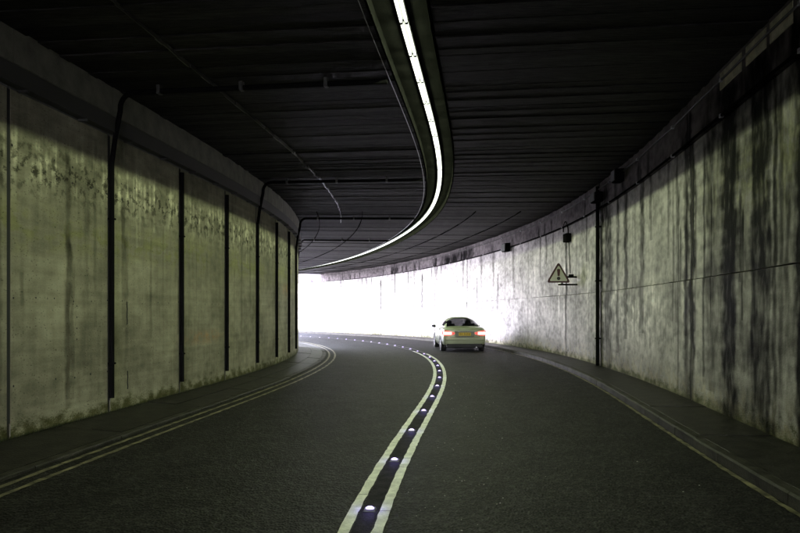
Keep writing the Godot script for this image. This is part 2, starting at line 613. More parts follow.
func line(st: SurfaceTool, o0: float, o1: float, s0: float, s1: float, y: float, rag: float) -> void:
	var n := maxi(1, int((s1 - s0) / (0.12 if rag > 0 else 0.5)))
	var w := Color.WHITE
	var u := Vector3.UP
	var z := Vector2.ZERO
	var pa := 0.0
	var pb := 0.0
	for k in n:
		var a := lerpf(s0, s1, float(k) / n)
		var b := lerpf(s0, s1, float(k + 1) / n)
		var qa := rng.randf_range(-rag, rag)
		var qb := rng.randf_range(-rag, rag)
		quad(st, [pos(a, o0 + pa, y), pos(b, o0 + qa, y), pos(b, o1 + qb, y), pos(a, o1 + pb, y)], [u, u, u, u], [z, z, z, z], [w, w, w, w])
		pa = qa
		pb = qb


func build_walls() -> void:
	# left wall: bays of cast concrete parted by deep black joints
	var w := thing("concrete_wall", "greenish stained concrete wall of tall panels with black joints, on the left", "wall")
	var st := begin()
	sweep(st, box_prof(WALL_L - 0.75, WALL_L - 0.20, -1.7, 5.75), DECK_START, LEFT_END, 1.0)
	part("backing", st, M.joint, w)
	var joints := [11.4, 14.23, 17.06, 20.0, 22.8, 25.6, 28.4, 31.2, 34.0, 36.8]
	var s := 8.9
	while s > DECK_START - 3.0:
		joints.push_front(s)
		s -= 2.83
	for i in joints.size() - 1:
		var a: float = joints[i]
		var b: float = joints[i + 1]
		var ga := 0.035 if absf(a - 8.9) < 0.1 else 0.045
		var gb := 0.035 if absf(b - 8.9) < 0.1 else 0.045
		st = begin()
		var col := Color.WHITE * (1.0 + 0.10 * sin(i * 2.7))
		sweep(st, box_prof(WALL_L - 0.19, WALL_L + 0.002 * sin(i * 1.9), -0.1, 4.71, 0.006), a + ga, minf(b - gb, LEFT_END), 0.5, 4.0, 32.0, col)
		part("panel", st, M.left, w)
		st = begin()
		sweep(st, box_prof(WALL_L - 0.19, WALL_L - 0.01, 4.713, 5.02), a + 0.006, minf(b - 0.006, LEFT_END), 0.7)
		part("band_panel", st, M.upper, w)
		st = begin()
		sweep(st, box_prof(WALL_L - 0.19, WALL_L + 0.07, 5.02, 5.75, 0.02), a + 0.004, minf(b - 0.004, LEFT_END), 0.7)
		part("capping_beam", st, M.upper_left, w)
		# the joint ends above the footway in a cast sill
		st = begin()
		sweep(st, box_prof(WALL_L - 0.19, WALL_L - 0.02, -0.1, 0.30), b - gb, b + gb, 0.2)
		part("joint_sill", st, M.kerb, w)
		st = begin()
		sweep(st, box_prof(WALL_L - 0.19, WALL_L - 0.004, 0.302, 4.70), b - gb + 0.002, b + gb - 0.002, 0.2)
		part("joint_filler", st, M.joint, w)
	# formwork tie holes, plugged dark
	st = begin()
	rng.seed = 77
	for row in [0.78, 1.95, 3.72, 3.98]:
		s = 8.0
		while s < 30.0:
			if rng.randf() < 0.78:
				var p := pos(s + rng.randf_range(-0.04, 0.04), WALL_L + 0.0075, row + rng.randf_range(-0.02, 0.02))
				disc(st, p, right(s), rng.randf_range(0.012, 0.02))
			s += 0.475
	for k in 4:
		disc(st, pos(10.45, WALL_L + 0.0075, 1.35 + k * 0.17), right(10.45), 0.014)
	var holes := part("tie_hole_plugs", st, M.joint, w)
	holes.set_meta("kind", "stuff")
	# two short open cracks
	for c in [[12.0, 1.55, 1.95], [12.02, 0.42, 0.74]]:
		st = begin()
		var pts := []
		for k in 7:
			pts.append(pos(c[0] + 0.008 * sin(k * 2.0), WALL_L + 0.004, lerpf(c[1], c[2], k / 6.0)))
		tube(st, pts, 0.009, 6)
		part("crack", st, M.joint, w)

	# right wall: long bays in two lifts with a ragged cold joint between
	w = thing("concrete_wall", "pale streaked concrete wall with dark water stains, on the right", "wall")
	st = begin()
	sweep(st, box_prof(WALL_R + 0.22, WALL_R + 0.8, -1.7, 5.75), DECK_START, 110.0, 1.0)
	part("backing", st, M.joint, w)
	var rj := [-30.0, -15.0, -5.4, 4.1, 13.6, 21.5, 30.9, 40.3, 45.9, 49.7, 53.2, 62.6, 72.0, 81.4, 90.8, 100.2, 109.6]
	for i in rj.size() - 1:
		var a: float = rj[i]
		var b: float = rj[i + 1]
		var ga := 0.05 if absf(a - 21.5) < 0.1 or a > 39 else 0.02
		var gb := 0.05 if absf(b - 21.5) < 0.1 or b > 39 else 0.02
		for lift in 2:
			st = begin()
			var face := WALL_R + (0.0 if lift == 0 else 0.012)
			var top := 2.29 if lift == 0 else 4.74
			wall_face(st, face, -0.1 if lift == 0 else 2.305, top, a + ga, b - gb, 0.0 if lift == 0 else 0.006, i)
			part("lower_lift" if lift == 0 else "upper_lift", st, M.right, w)
		if a < 105.0:
			st = begin()
			sweep(st, box_prof(WALL_R - 0.05, WALL_R + 0.21, 4.76, 5.75, 0.02), a + ga, b - gb, 0.7, 6.0, 32.0, Color(0.36, 0.335, 0.35))  # tint darkened for soot and for the shade above the lamp cutoff
			part("capping_beam", st, M.right, w)
	# three thin pale patches on the beam
	for q in [[9.15, 9.85], [9.98, 10.72], [10.9, 11.85]]:
		st = begin()
		sweep(st, box_prof(WALL_R - 0.062, WALL_R - 0.04, 5.17, 5.44, 0.004), q[0], q[1], 0.3)
		part("pale_patch", st, M.patch, w)


# the stained length of wall is mapped once; past it the pattern turns back on itself
func on_texture(s: float) -> float:
	return s if s < 37.0 else 22.0 + absf(fposmod(s - 37.0, 30.0) - 15.0)


func disc(st: SurfaceTool, p: Vector3, n: Vector3, r: float) -> void:
	var x := n.cross(Vector3.UP).normalized()
	for k in 7:
		var a := TAU * k / 7
		var b := TAU * (k + 1) / 7
		flat3(st, p + n * 0.002, p + (x * cos(a) + Vector3.UP * sin(a)) * r, p + (x * cos(b) + Vector3.UP * sin(b)) * r, n)


# inner face of the right wall with a ragged bottom edge, closed at top and bottom
func wall_face(st: SurfaceTool, o: float, y0: float, y1: float, s0: float, s1: float, rag: float, id: int) -> void:
	var step := 0.25 if s0 < 35 and s1 > 5 else 1.0
	var n := maxi(1, int(ceil((s1 - s0) / step)))
	var nz := noise(300 + id, 0.9, 3)
	var w := Color.WHITE
	var c4 := [w, w, w, w]
	var deep := WALL_R + 0.21
	for k in n:
		var a := lerpf(s0, s1, float(k) / n)
		var b := lerpf(s0, s1, float(k + 1) / n)
		var ya := y0 + (rag * 3.0 * nz.get_noise_1d(a * 3.0) if rag > 0 else 0.0)
		var yb := y0 + (rag * 3.0 * nz.get_noise_1d(b * 3.0) if rag > 0 else 0.0)
		var ua := (on_texture(a) - 6.0) / 32.0
		var ub := (on_texture(b) - 6.0) / 32.0
		var na := -right(a)
		var nb := -right(b)
		quad(st, [pos(a, o, ya), pos(b, o, yb), pos(b, o, y1), pos(a, o, y1)], [na, nb, nb, na],
			[Vector2(ua, 1 - ya / 5.6), Vector2(ub, 1 - yb / 5.6), Vector2(ub, 1 - y1 / 5.6), Vector2(ua, 1 - y1 / 5.6)], c4)
		flat4(st, pos(a, o, y1), pos(b, o, y1), pos(b, deep, y1), pos(a, deep, y1), Vector3.UP)
		flat4(st, pos(a, o, ya), pos(b, o, yb), pos(b, deep, yb), pos(a, deep, ya), Vector3.DOWN)
	for e in [[s0, -1.0], [s1, 1.0]]:
		flat4(st, pos(e[0], o, y0), pos(e[0], deep, y0), pos(e[0], deep, y1), pos(e[0], o, y1), ahead(e[0]) * e[1])


func build_ceiling() -> void:
	var c := thing("tunnel_ceiling", "black sooty ceiling of transverse concrete boards over the road", "ceiling")
	var st := begin()
	sweep(st, box_prof(WALL_L - 0.75, WALL_R + 0.8, 5.80, 6.4), DECK_START, DECK_END, 1.0)
	part("deck_slab", st, M.roof, c)
	st = begin()
	sweep(st, box_prof(-0.45, 0.45, 5.63, 5.79), DECK_START, DECK_END, 0.6)
	part("trough_soffit", st, M.trough, c)
	for o in [-0.38, 0.35]:
		st = begin()
		sweep(st, box_prof(o, o + 0.03, 5.455, 5.628, 0.004), DECK_START, DECK_END, 0.6)
		part("trough_lip", st, M.trough, c)
	rng.seed = 5
	var step := 0.4
	var fine := 0.25
	var s := DECK_START
	var rest := begin()
	while s < DECK_END - 0.01:
		var e := minf(s + (step if s < 6.0 else fine if s < 30.0 else 0.7), DECK_END)
		for b in [[WALL_L, -0.385], [0.385, WALL_R]]:
			var y := CEIL + rng.randf_range(-0.012, 0.022)
			var pr := box_prof(b[0], b[1], y, 5.79, 0.01)
			if s > 6.0:
				st = begin()
				sweep(st, pr, s + 0.005, e - 0.005, 1.0, 0, 32, Color.WHITE * rng.randf_range(0.7, 1.3))
				part("ceiling_board", st, M.ceiling[rng.randi() % 4], c)
			else:
				sweep(rest, pr, s + 0.008, e - 0.008, 1.0)
		s = e
	var o := part("ceiling_boards", rest, M.ceiling[1], c)
	o.set_meta("kind", "stuff")
	for o2 in [-4.25, -2.55, 1.7, 3.4]:
		st = begin()
		sweep(st, box_prof(o2, o2 + 0.02, 5.466, 5.50), 27.0, DECK_END, 0.6)
		part("seam_strip", st, M.trough, c)
	# lime crust along a left joint, shaped to imitate a smear of daylight
	st = begin()
	rng.seed = 91
	s = 6.5
	while s < 30.0:
		var l := rng.randf_range(0.12, 0.5)
		if rng.randf() < 0.95:
			var m := -3.36 + rng.randf_range(-0.02, 0.02)
			var hw := rng.randf_range(0.006, 0.032)
			var d := rng.randf_range(0.006, 0.02)
			sweep(st, [Vector2(m - hw, 5.50), Vector2(m - hw * 0.5, 5.462 - d), Vector2(m + hw * 0.4, 5.46 - d), Vector2(m + hw, 5.50)], s, s + l, 0.5)
		s += l
	var crust := part("glint_crust", st, M.lime, c)
	crust.set_meta("kind", "stuff")
	# end beam over the exit
	st = begin()
	sweep(st, box_prof(WALL_L - 0.75, WALL_R + 0.8, 5.44, 6.6, 0.03), DECK_END, DECK_END + 0.5, 0.5)
	part("end_beam", st, M.upper, c)


# ---------------------------------------------------------------- fittings
func build_lights() -> void:
	var s := 4.56
	var k := 0
	var seen := 0
	var nth := ["first", "second", "third", "fourth", "fifth", "sixth", "seventh", "eighth", "ninth", "tenth"]
	while s < DECK_END - 1.3:
		var a := s + 0.012
		var b := s + 1.218
		var lab := "twin tube light overhead, nearer than the top edge of the picture"
		if s > 8.6:
			seen += 1
			lab = "twin tube light in the ceiling strip, %s from the top edge of the picture" % nth[seen - 1] if seen <= nth.size() else "twin tube light in the far bend of the ceiling strip"
		var t := thing("tube_light", lab, "light", "tube lights in the ceiling strip", pos((a + b) / 2, 0, 5.546))
		var at := t.position
		var st := begin()
		var f := (pos(b, 0, 5.546) - pos(a, 0, 5.546))
		var fw := f.normalized()
		var rt := fw.cross(Vector3.UP).normalized()
		var basis_ := Basis(rt, rt.cross(fw) * -1.0 if rt.cross(fw).y < 0 else rt.cross(fw), -fw)
		block(st, Transform3D(basis_, Vector3(0, 0.050, 0)), Vector3(0.06, 0.025, f.length() / 2), 0.008)
		part("housing", st, M.housing, t)
		for sd in [-1.0, 1.0]:
			st = begin()
			var off: Vector3 = rt * 0.034 * sd
			tube(st, [off - f * 0.48, off + f * 0.48], 0.018, 10)
			part("tube", st, M.tube, t)
			for e in [-1.0, 1.0]:
				st = begin()
				block(st, Transform3D(basis_, off + f * 0.49 * e + Vector3(0, 0.008, 0)), Vector3(0.018, 0.028, 0.011), 0.004)
				part("lamp_holder", st, M.cap, t)
			# the tube's light leaves its outer face, turned down and out
			var out: Vector3 = (rt * sd * 0.80 + Vector3.DOWN * 0.60).normalized()
			var l := AreaLight3D.new()
			l.name = "glow"
			l.area_size = Vector2(0.009, f.length() * 0.95)
			l.light_energy = LAMP_ENERGY
			l.light_color = LAMP_COLOR
			l.area_range = 60.0
			l.shadow_enabled = true
			t.add_child(l, true)
			l.transform = Transform3D(Basis(fw.cross(-out), fw, -out).orthonormalized(), off + out * 0.0195)
		s += 1.23
		k += 1


func build_pipes() -> void:
	# cable tray on the left wall
	var t := thing("cable_tray", "dark metal cable tray running along the top of the left wall", "cable tray")
	var st := begin()
	sweep(st, box_prof(WALL_L - 0.01, WALL_L + 0.13, 4.74, 4.76), DECK_START, LEFT_END, 0.7)
	sweep(st, box_prof(WALL_L + 0.115, WALL_L + 0.13, 4.76, 4.99), DECK_START, LEFT_END, 0.7)
	part("channel", st, M.tray, t)
	st = begin()
	sweep(st, round_prof(WALL_L + 0.05, 4.80, 0.03), DECK_START, LEFT_END, 0.7)
	part("cable", st, M.black_pipe, t)
	var s := 2.0
	while s < 44:
		st = begin()
		sweep(st, box_prof(WALL_L - 0.01, WALL_L + 0.15, 4.70, 4.737), s, s + 0.04, 0.1)
		part("bracket", st, M.tray, t)
		s += 1.415
	# cables on the right wall
	for q in [[4.745, 0.022, "lower black cable clipped along the top of the right wall"], [5.30, 0.018, "upper thin cable clipped just under the ceiling along the right wall"]]:
		var w := thing("wall_cable", q[2], "cable")
		st = begin()
		var pts := []
		s = -20.0
		var y: float = q[0]
		var oo := WALL_R - 0.05 - 0.03
		while s < DECK_END:
			pts.append(pos(s, oo, y + 0.012 * absf(sin(s * 1.1))))
			s += 0.5
		tube(st, pts, q[1], 8)
		part("sheath", st, M.black_pipe if y < 5 else M.tray, w)
		s = 6.0
		while s < 60.0:
			st = begin()
			sweep(st, box_prof(oo - 0.03, WALL_R - 0.045, y - 0.03, y + 0.03, 0.006), s, s + 0.05, 0.1)
			part("clip", st, M.steel, w)
			s += 2.85
	# thin steel conduit along the ceiling
	t = thing("ceiling_conduit", "thin steel conduit running beside the ceiling light strip on its left", "conduit")
	st = begin()
	sweep(st, round_prof(-0.45, 5.455, 0.006), -10.0, 60.0, 0.5)
	part("pipe", st, M.steel, t)
	# pipes that cross the ceiling and bend down the left wall
	var names := ["nearest black pipe crossing the ceiling and bending down the left wall", "second black pipe crossing the ceiling and bending down the left wall",
		"third black pipe crossing the ceiling where the left wall bends away", "fourth black pipe crossing the ceiling just before the daylight"]
	var spots := [11.4, 20.0, 28.4, 37.0]
	for i in 4:
		var ss: float = spots[i]
		t = thing("cross_pipe", names[i], "pipe", "black pipes crossing the ceiling")
		st = begin()
		var p := []
		var ox := WALL_L + 0.2
		p.append(pos(ss, -0.48, 5.40))
		for k in 9:
			p.append(pos(ss, lerpf(-0.9, ox + 0.25, k / 8.0), 5.40))
		for k in range(1, 8):
			var a := PI / 2 * k / 8.0
			p.append(pos(ss, ox + 0.25 - 0.25 * sin(a), 5.40 - 0.25 + 0.25 * cos(a)))
		for k in 12:
			p.append(pos(ss, lerpf(ox, WALL_L + 0.05, smoothstep(5.15, 4.3, lerpf(5.1, 0.34, k / 11.0))), lerpf(5.1, 0.34, k / 11.0)))
		tube(st, p, 0.042, 10)
		part("pipe", st, M.black_pipe, t)
		for k in 3:
			st = begin()
			sweep(st, box_prof(-4.3 + k * 1.4, -4.24 + k * 1.4, 5.35, 5.51, 0.006), ss - 0.06, ss + 0.06, 0.2)
			part("clamp", st, M.tray, t)
		for y in [3.3, 0.9]:
			st = begin()
			sweep(st, box_prof(WALL_L + 0.003, WALL_L + 0.1, y, y + 0.03, 0.006), ss - 0.05, ss + 0.05, 0.2)
			part("clip", st, M.black_pipe, t)
	# straight downpipes over the other joints
	var down := [[14.23, 4.62, "black downpipe between the two nearest bent pipes, nearer one"], [17.06, 4.6, "black downpipe between the two nearest bent pipes, farther one"], [22.8, 4.6, "thin black downpipe just past the second bent pipe"], [25.6, 4.6, "last black downpipe before the left wall bends out of sight"]]
	t = thing("downpipe", "tall black downpipe over the wide joint of the right wall", "pipe")
	st = begin()
	var rp := []
	for k in 8:
		rp.append(pos(21.5, WALL_R - 0.1, lerpf(5.4, 0.12, k / 7.0)))
	tube(st, rp, 0.055, 12)
	part("pipe", st, M.black_pipe, t)
	for y in [4.2, 2.6, 0.9]:
		st = begin()
		sweep(st, box_prof(WALL_R - 0.16, WALL_R - 0.003, y, y + 0.04, 0.006), 21.435, 21.565, 0.2)
		part("clip", st, M.black_pipe, t)
	for q in down:
		t = thing("downpipe", q[2], "pipe", "black downpipes on the left wall")
		st = begin()
		var p := []
		for k in 8:
			p.append(pos(q[0], WALL_L + 0.05, lerpf(q[1], 0.34, k / 7.0)))
		tube(st, p, 0.042, 10)
		part("pipe", st, M.black_pipe, t)
		for y in [3.3, 0.9]:
			st = begin()
			sweep(st, box_prof(WALL_L + 0.003, WALL_L + 0.1, y, y + 0.03, 0.006), q[0] - 0.05, q[0] + 0.05, 0.2)
			part("clip", st, M.black_pipe, t)


func build_studs() -> void:
	var nth := ["nearest road stud, at the bottom between the two white lines", "second nearest road stud between the two white lines", "third nearest road stud between the two white lines", "fourth road stud from the bottom of the picture",
		"fifth road stud from the bottom of the picture", "sixth road stud from the bottom of the picture", "seventh road stud from the bottom of the picture", "eighth road stud from the bottom of the picture"]
	var lens := glow(Color(0.76, 0.66, 1.0), 4.0 / EXPOSURE, Color(0.7, 0.7, 0.75))
	var shell := plain(lin(0.12, 0.12, 0.13), 0.5, 0.4)
	for k in 27:
		var s := 6.318 + 2.0934 * k
		var t := thing("road_stud", nth[k] if k < nth.size() else "small far road stud where the double line bends away to the left", "road stud", "lit road studs along the centre line", pos(s, 0, 0.008))
		t.rotation.y = -along(ah, s)
		var st := begin()
		# bevelled casting
		var lo := [Vector3(-0.055, 0, 0.06), Vector3(0.055, 0, 0.06), Vector3(0.055, 0, -0.06), Vector3(-0.055, 0, -0.06)]
		var hi := [Vector3(-0.045, 0.016, 0.045), Vector3(0.045, 0.016, 0.045), Vector3(0.045, 0.016, -0.045), Vector3(-0.045, 0.016, -0.045)]
		for i in 4:
			var j := (i + 1) % 4
			flat4(st, lo[i], lo[j], hi[j], hi[i], lo[i] + lo[j])
		flat4(st, hi[0], hi[1], hi[2], hi[3], Vector3.UP)
		part("casting", st, shell, t)
		st = begin()
		for i in 5:
			for j in 14:
				var q := []
				for c in [[i, j], [i, j + 1], [i + 1, j + 1], [i + 1, j]]:
					var el: float = PI / 2 * c[0] / 5.0
					var azi: float = TAU * c[1] / 14.0
					q.append(Vector3(cos(el) * cos(azi) * 0.038, 0.012 + sin(el) * 0.022, cos(el) * sin(azi) * 0.038))
				if i == 4:
					flat3(st, q[0], q[1], q[2], (q[0] + q[1] + q[2]) / 3 - Vector3(0, 0.01, 0))
				else:
					flat4(st, q[0], q[1], q[2], q[3], (q[0] + q[2]) / 2 - Vector3(0, 0.01, 0))
		part("lens", st, lens, t)
		var l := OmniLight3D.new()
		l.name = "glow"
		l.light_color = Color(0.62, 0.55, 1.0)
		l.light_energy = 0.022 / EXPOSURE
		l.light_size = 0.03
		l.omni_range = 6.0
		l.shadow_enabled = true
		t.add_child(l)
		l.position = Vector3(0, 0.075, 0)


func build_sign() -> void:
	var s := 24.4
	var t := thing("warning_sign", "triangular warning sign on a bracket standing out from the right wall", "sign", "", pos(s, WALL_R, 2.86))
	var rt := right(s)
	# own frame: x along the tunnel's right, z towards the oncoming viewer
	t.basis = Basis(Vector3.UP, 0.02)
	var c := Vector3(-0.62, 0.0, 0.0)
	var st := begin()
	var outer := rounded_triangle(0.82, 0.05)
	slab(st, outer, c, 0.0, 0.022)
	part("border", st, plain(lin(0.05, 0.014, 0.012), 0.5), t)
	st = begin()
	slab(st, rounded_triangle(0.62, 0.03), c, 0.022, 0.026)
	part("face", st, plain(lin(0.52, 0.54, 0.40), 0.5), t)
	# exclamation mark: bar and dot
	st = begin()
	slab(st, [Vector2(-0.035, 0.05), Vector2(0.035, 0.05), Vector2(0.055, 0.27), Vector2(0.03, 0.29), Vector2(-0.03, 0.29), Vector2(-0.055, 0.27)], c, 0.026, 0.029)
	part("symbol_bar", st, plain(lin(0.06, 0.015, 0.01), 0.5), t)
	st = begin()
	var ring := []
	for k in 14:
		ring.append(Vector2(cos(TAU * k / 14) * 0.06, -0.03 + sin(TAU * k / 14) * 0.06))
	slab(st, ring, c, 0.026, 0.029)
	part("symbol_dot", st, plain(lin(0.02, 0.02, 0.012), 0.5), t)
	# bracket arms to the wall and lamp tray under the plate
	st = begin()
	block(st, Transform3D(Basis(), Vector3(-0.34, 0.02, -0.03)), Vector3(0.38, 0.03, 0.02), 0.006)
	block(st, Transform3D(Basis(), Vector3(-0.18, 0.05, -0.03)), Vector3(0.08, 0.06, 0.05), 0.01)
	part("bracket", st, M.black_pipe, t)
	st = begin()
	block(st, Transform3D(Basis(), Vector3(-0.27, -0.24, 0.02)), Vector3(0.36, 0.028, 0.05), 0.008)
	block(st, Transform3D(Basis(), Vector3(-0.50, -0.17, 0.0)), Vector3(0.02, 0.07, 0.02), 0.004)
	part("lamp_tray", st, M.black_pipe, t)

	# supply box above with its conduits
	t = thing("junction_box", "small black junction box high on the right wall above the warning sign", "box", "", pos(25.3, WALL_R + 0.012, 4.30))
	var q := Basis(rt, Vector3.UP, -ahead(25.3)).orthonormalized()
	st = begin()
	block(st, Transform3D(q, -rt * 0.1), Vector3(0.10, 0.15, 0.22), 0.02)
	part("case", st, M.black_pipe, t)
	st = begin()
	var pts := []
	for k in 13:
		var a := PI * k / 12.0
		pts.append(-rt * 0.06 + Vector3.UP * (0.15 + 0.40 * sin(a) + 0.12 * k / 12.0) + ahead(25.3) * (0.35 - 0.35 * cos(a)))
	tube(st, pts, 0.022, 8)
	part("cable_loop", st, M.black_pipe, t)
	st = begin()
	tube(st, [-rt * 0.04 + Vector3(0, -0.14, 0), -rt * 0.04 + Vector3(0, -1.25, 0) - ahead(25.3) * 0.2], 0.018, 8)
	part("conduit", st, M.tray, t)

	# black boxes where the cables cross the joints of the right wall
	for b in [[21.35, 5.05, 0.30, 0.14, "black cable joint box on the beam above the wide wall joint"], [19.0, 5.22, 0.22, 0.16, "black cable joint box under the ceiling, nearer than the wide joint"], [33.6, 4.75, 0.30, 0.2, "small black box on the beam far along the right wall"]]:
		t = thing("cable_box", b[4], "box", "", pos(b[0], WALL_R - 0.05, b[1]))
		q = Basis(right(b[0]), Vector3.UP, -ahead(b[0])).orthonormalized()
		st = begin()
		block(st, Transform3D(q, -right(b[0]) * 0.11), Vector3(0.12, b[3], b[2]), 0.02)
		part("case", st, M.black_pipe, t)
		st = begin()
		block(st, Transform3D(q, -right(b[0]) * 0.245), Vector3(0.012, b[3] - 0.03, b[2] - 0.03), 0.004)
		part("lid", st, M.tray, t)


func rounded_triangle(side: float, r: float) -> Array:
	var p := []
	var rad := side / sqrt(3.0) - 2.0 * r
	for k in 3:
		var a := PI / 2 + TAU * k / 3.0
		for j in 5:
			var b := a - PI / 3 + TAU / 3.0 * j / 4.0
			p.append(Vector2(cos(a), sin(a)) * rad + Vector2(cos(b), sin(b)) * r + Vector2(0, 0.06))
	return p


func slab(st: SurfaceTool, poly: Array, c: Vector3, z0: float, z1: float) -> void:
	var pp := PackedVector2Array(poly)
	var idx := Geometry2D.triangulate_polygon(pp)
	for e in [[z0, -1.0], [z1, 1.0]]:
		for i in range(0, idx.size(), 3):
			var v := []
			for m in 3:
				v.append(c + Vector3(pp[idx[i + m]].x, pp[idx[i + m]].y, e[0]))
			flat3(st, v[0], v[1], v[2], Vector3(0, 0, e[1]))
	var mid := Vector2.ZERO
	for v in pp:
		mid += v / pp.size()
	for i in pp.size():
		var a := pp[i]
		var b := pp[(i + 1) % pp.size()]
		var n := (a + b) / 2 - mid
		flat4(st, c + Vector3(a.x, a.y, z0), c + Vector3(b.x, b.y, z0), c + Vector3(b.x, b.y, z1), c + Vector3(a.x, a.y, z1), Vector3(n.x, n.y, 0))


# ---------------------------------------------------------------- car
func plate(st: SurfaceTool, a: Vector3, b: Vector3, c: Vector3, d: Vector3, thick: float, out: Vector3) -> void:
	var n := (b - a).cross(c - a).normalized()
	if n.dot(out) < 0:
		n = -n
	var q := [a, b, c, d]
	var m := (a + b + c + d) / 4
	flat4(st, a, b, c, d, n)
	flat4(st, a - n * thick, b - n * thick, c - n * thick, d - n * thick, -n)
	for i in 4:
		var j := (i + 1) % 4
		flat4(st, q[i], q[j], q[j] - n * thick, q[i] - n * thick, (q[i] + q[j]) / 2 - m)


func build_car() -> void:
	var s := 33.2
	var t := thing("car", "pale green saloon car driving away with its tail lights lit", "car", "", pos(s, 2.17, 0.0))
	t.rotation.y = 0.048
	t.scale = Vector3.ONE * 1.05
	var paint := plain(lin(0.33, 0.375, 0.235), 0.35, 0.15)
	paint.clearcoat_enabled = true
	paint.clearcoat = 1.0
	paint.clearcoat_roughness = 0.05
	var black := plain(lin(0.012, 0.012, 0.013), 0.6)
	var glass := StandardMaterial3D.new()
	glass.albedo_color = Color(0.035, 0.038, 0.045, 0.78)
	glass.transparency = BaseMaterial3D.TRANSPARENCY_ALPHA
	glass.roughness = 0.04
	var chrome := plain(lin(0.75, 0.75, 0.73), 0.15, 1.0)
	# lofted lower body: [z, half width, underside, deck height]
	var sec := [[2.262, 0.66, 0.40, 0.93], [2.25, 0.78, 0.34, 0.985], [2.19, 0.855, 0.29, 1.015], [2.0, 0.895, 0.27, 1.03], [1.6, 0.905, 0.25, 1.025], [0.9, 0.91, 0.22, 0.985], [0.0, 0.91, 0.20, 0.955],
		[-0.8, 0.905, 0.20, 0.935], [-1.3, 0.895, 0.20, 0.895], [-1.8, 0.86, 0.22, 0.81], [-2.08, 0.77, 0.25, 0.72], [-2.25, 0.55, 0.32, 0.60]]
	var st := begin()
	st.set_smooth_group(0)
	var rows := []
	for q in sec:
		var w: float = q[1]
		var b: float = q[2]
		var d: float = q[3]
		var half := [Vector2(0, b), Vector2(w * 0.82, b), Vector2(w * 0.965, b + 0.06), Vector2(w, b + 0.2), Vector2(w * 1.004, lerpf(b, d, 0.55)), Vector2(w * 0.988, d - 0.17), Vector2(w * 0.955, d - 0.075), Vector2(w * 0.87, d - 0.018), Vector2(w * 0.5, d + 0.004), Vector2(0, d + 0.01)]
		var row := []
		for v in half:
			row.append(Vector3(v.x, v.y, q[0]))
		for i in range(half.size() - 2, 0, -1):
			row.append(Vector3(-half[i].x, half[i].y, q[0]))
		rows.append(row)
	var n: int = rows[0].size()
	for i in rows.size() - 1:
		for k in n:
			var j := (k + 1) % n
			for v in [rows[i][k], rows[i + 1][k], rows[i + 1][j], rows[i][k], rows[i + 1][j], rows[i][j]]:
				st.add_vertex(v)
	for e in [0, rows.size() - 1]:
		var m := Vector3.ZERO
		for v in rows[e]:
			m += v / n
		for k in n:
			var j := (k + 1) % n
			for v in ([m, rows[e][k], rows[e][j]] if e == 0 else [m, rows[e][j], rows[e][k]]):
				st.add_vertex(v)
	st.index()
	st.generate_normals()
	var body := part("body", st, paint, t)
	# seams of the boot lid and doors
	st = begin()
	for x in [-1.0, 1.0]:
		tube(st, [Vector3(0.60 * x, 0.62, 2.262), Vector3(0.63 * x, 0.80, 2.258), Vector3(0.66 * x, 0.955, 2.235), Vector3(0.70 * x, 1.02, 2.05), Vector3(0.70 * x, 1.03, 1.75)], 0.005, 5)
		for z in [0.95, 0.02, -0.95]:
			tube(st, [Vector3(0.917 * x, 0.32, z), Vector3(0.92 * x, 0.62, z), Vector3(0.885 * x, 0.90, z - 0.02)], 0.005, 5)
	tube(st, [Vector3(-0.60, 0.62, 2.262), Vector3(0.60, 0.62, 2.262)], 0.005, 5)
	part("panel_seam", st, black, body)
	# rear bumper crease and lower dark valance
	st = begin()
	block(st, Transform3D(Basis(), Vector3(0, 0.545, 2.235)), Vector3(0.80, 0.055, 0.05), 0.03)
	part("bumper", st, paint, t)
	st = begin()
	block(st, Transform3D(Basis(), Vector3(0, 0.275, 2.19)), Vector3(0.74, 0.085, 0.085), 0.03)
	block(st, Transform3D(Basis(), Vector3(0, 0.22, 0.0)), Vector3(0.78, 0.05, 1.9), 0.03)
	part("valance", st, black, t)
	st = begin()
	tube(st, [Vector3(0.48, 0.21, 2.0), Vector3(0.48, 0.21, 2.29)], 0.03, 10)
	part("exhaust", st, M.steel, t)
	# cabin: one rounded shell, its cells sorted into painted frame and panes
	var frame := begin()
	var panes := {"rear_window": begin(), "windscreen": begin(), "side_window": begin(), "side_window_2": begin(), "side_window_3": begin(), "side_window_4": begin()}
	var zs := []
	for i in 41:
		zs.append(lerpf(1.80, -1.30, i / 40.0))
	var shell := func(z: float, i: int) -> Vector3:
		var belt := pick([-1.3, -0.8, 0.0, 0.9, 1.8], [0.925, 0.94, 0.96, 0.985, 1.02], z)
		var top := pick([-1.3, -1.15, -0.75, -0.4, -0.15, 0.15, 0.5, 0.8, 1.05, 1.35, 1.62, 1.8], [0.93, 0.985, 1.20, 1.365, 1.425, 1.450, 1.452, 1.435, 1.385, 1.245, 1.072, 1.02], z)
		var wb := pick([-1.3, -0.9, 0.0, 0.9, 1.5, 1.8], [0.70, 0.80, 0.845, 0.835, 0.77, 0.68], z)
		var a := PI * i / 28.0
		var cx := cos(a)
		var narrow := 1.0 - 0.30 * smoothstep(0.0, 0.42, top - belt) * pow(sin(a), 0.8)
		return Vector3(wb * signf(cx) * pow(absf(cx), 0.52) * narrow, belt + (top - belt) * pow(maxf(sin(a), 0.0), 0.72), z)
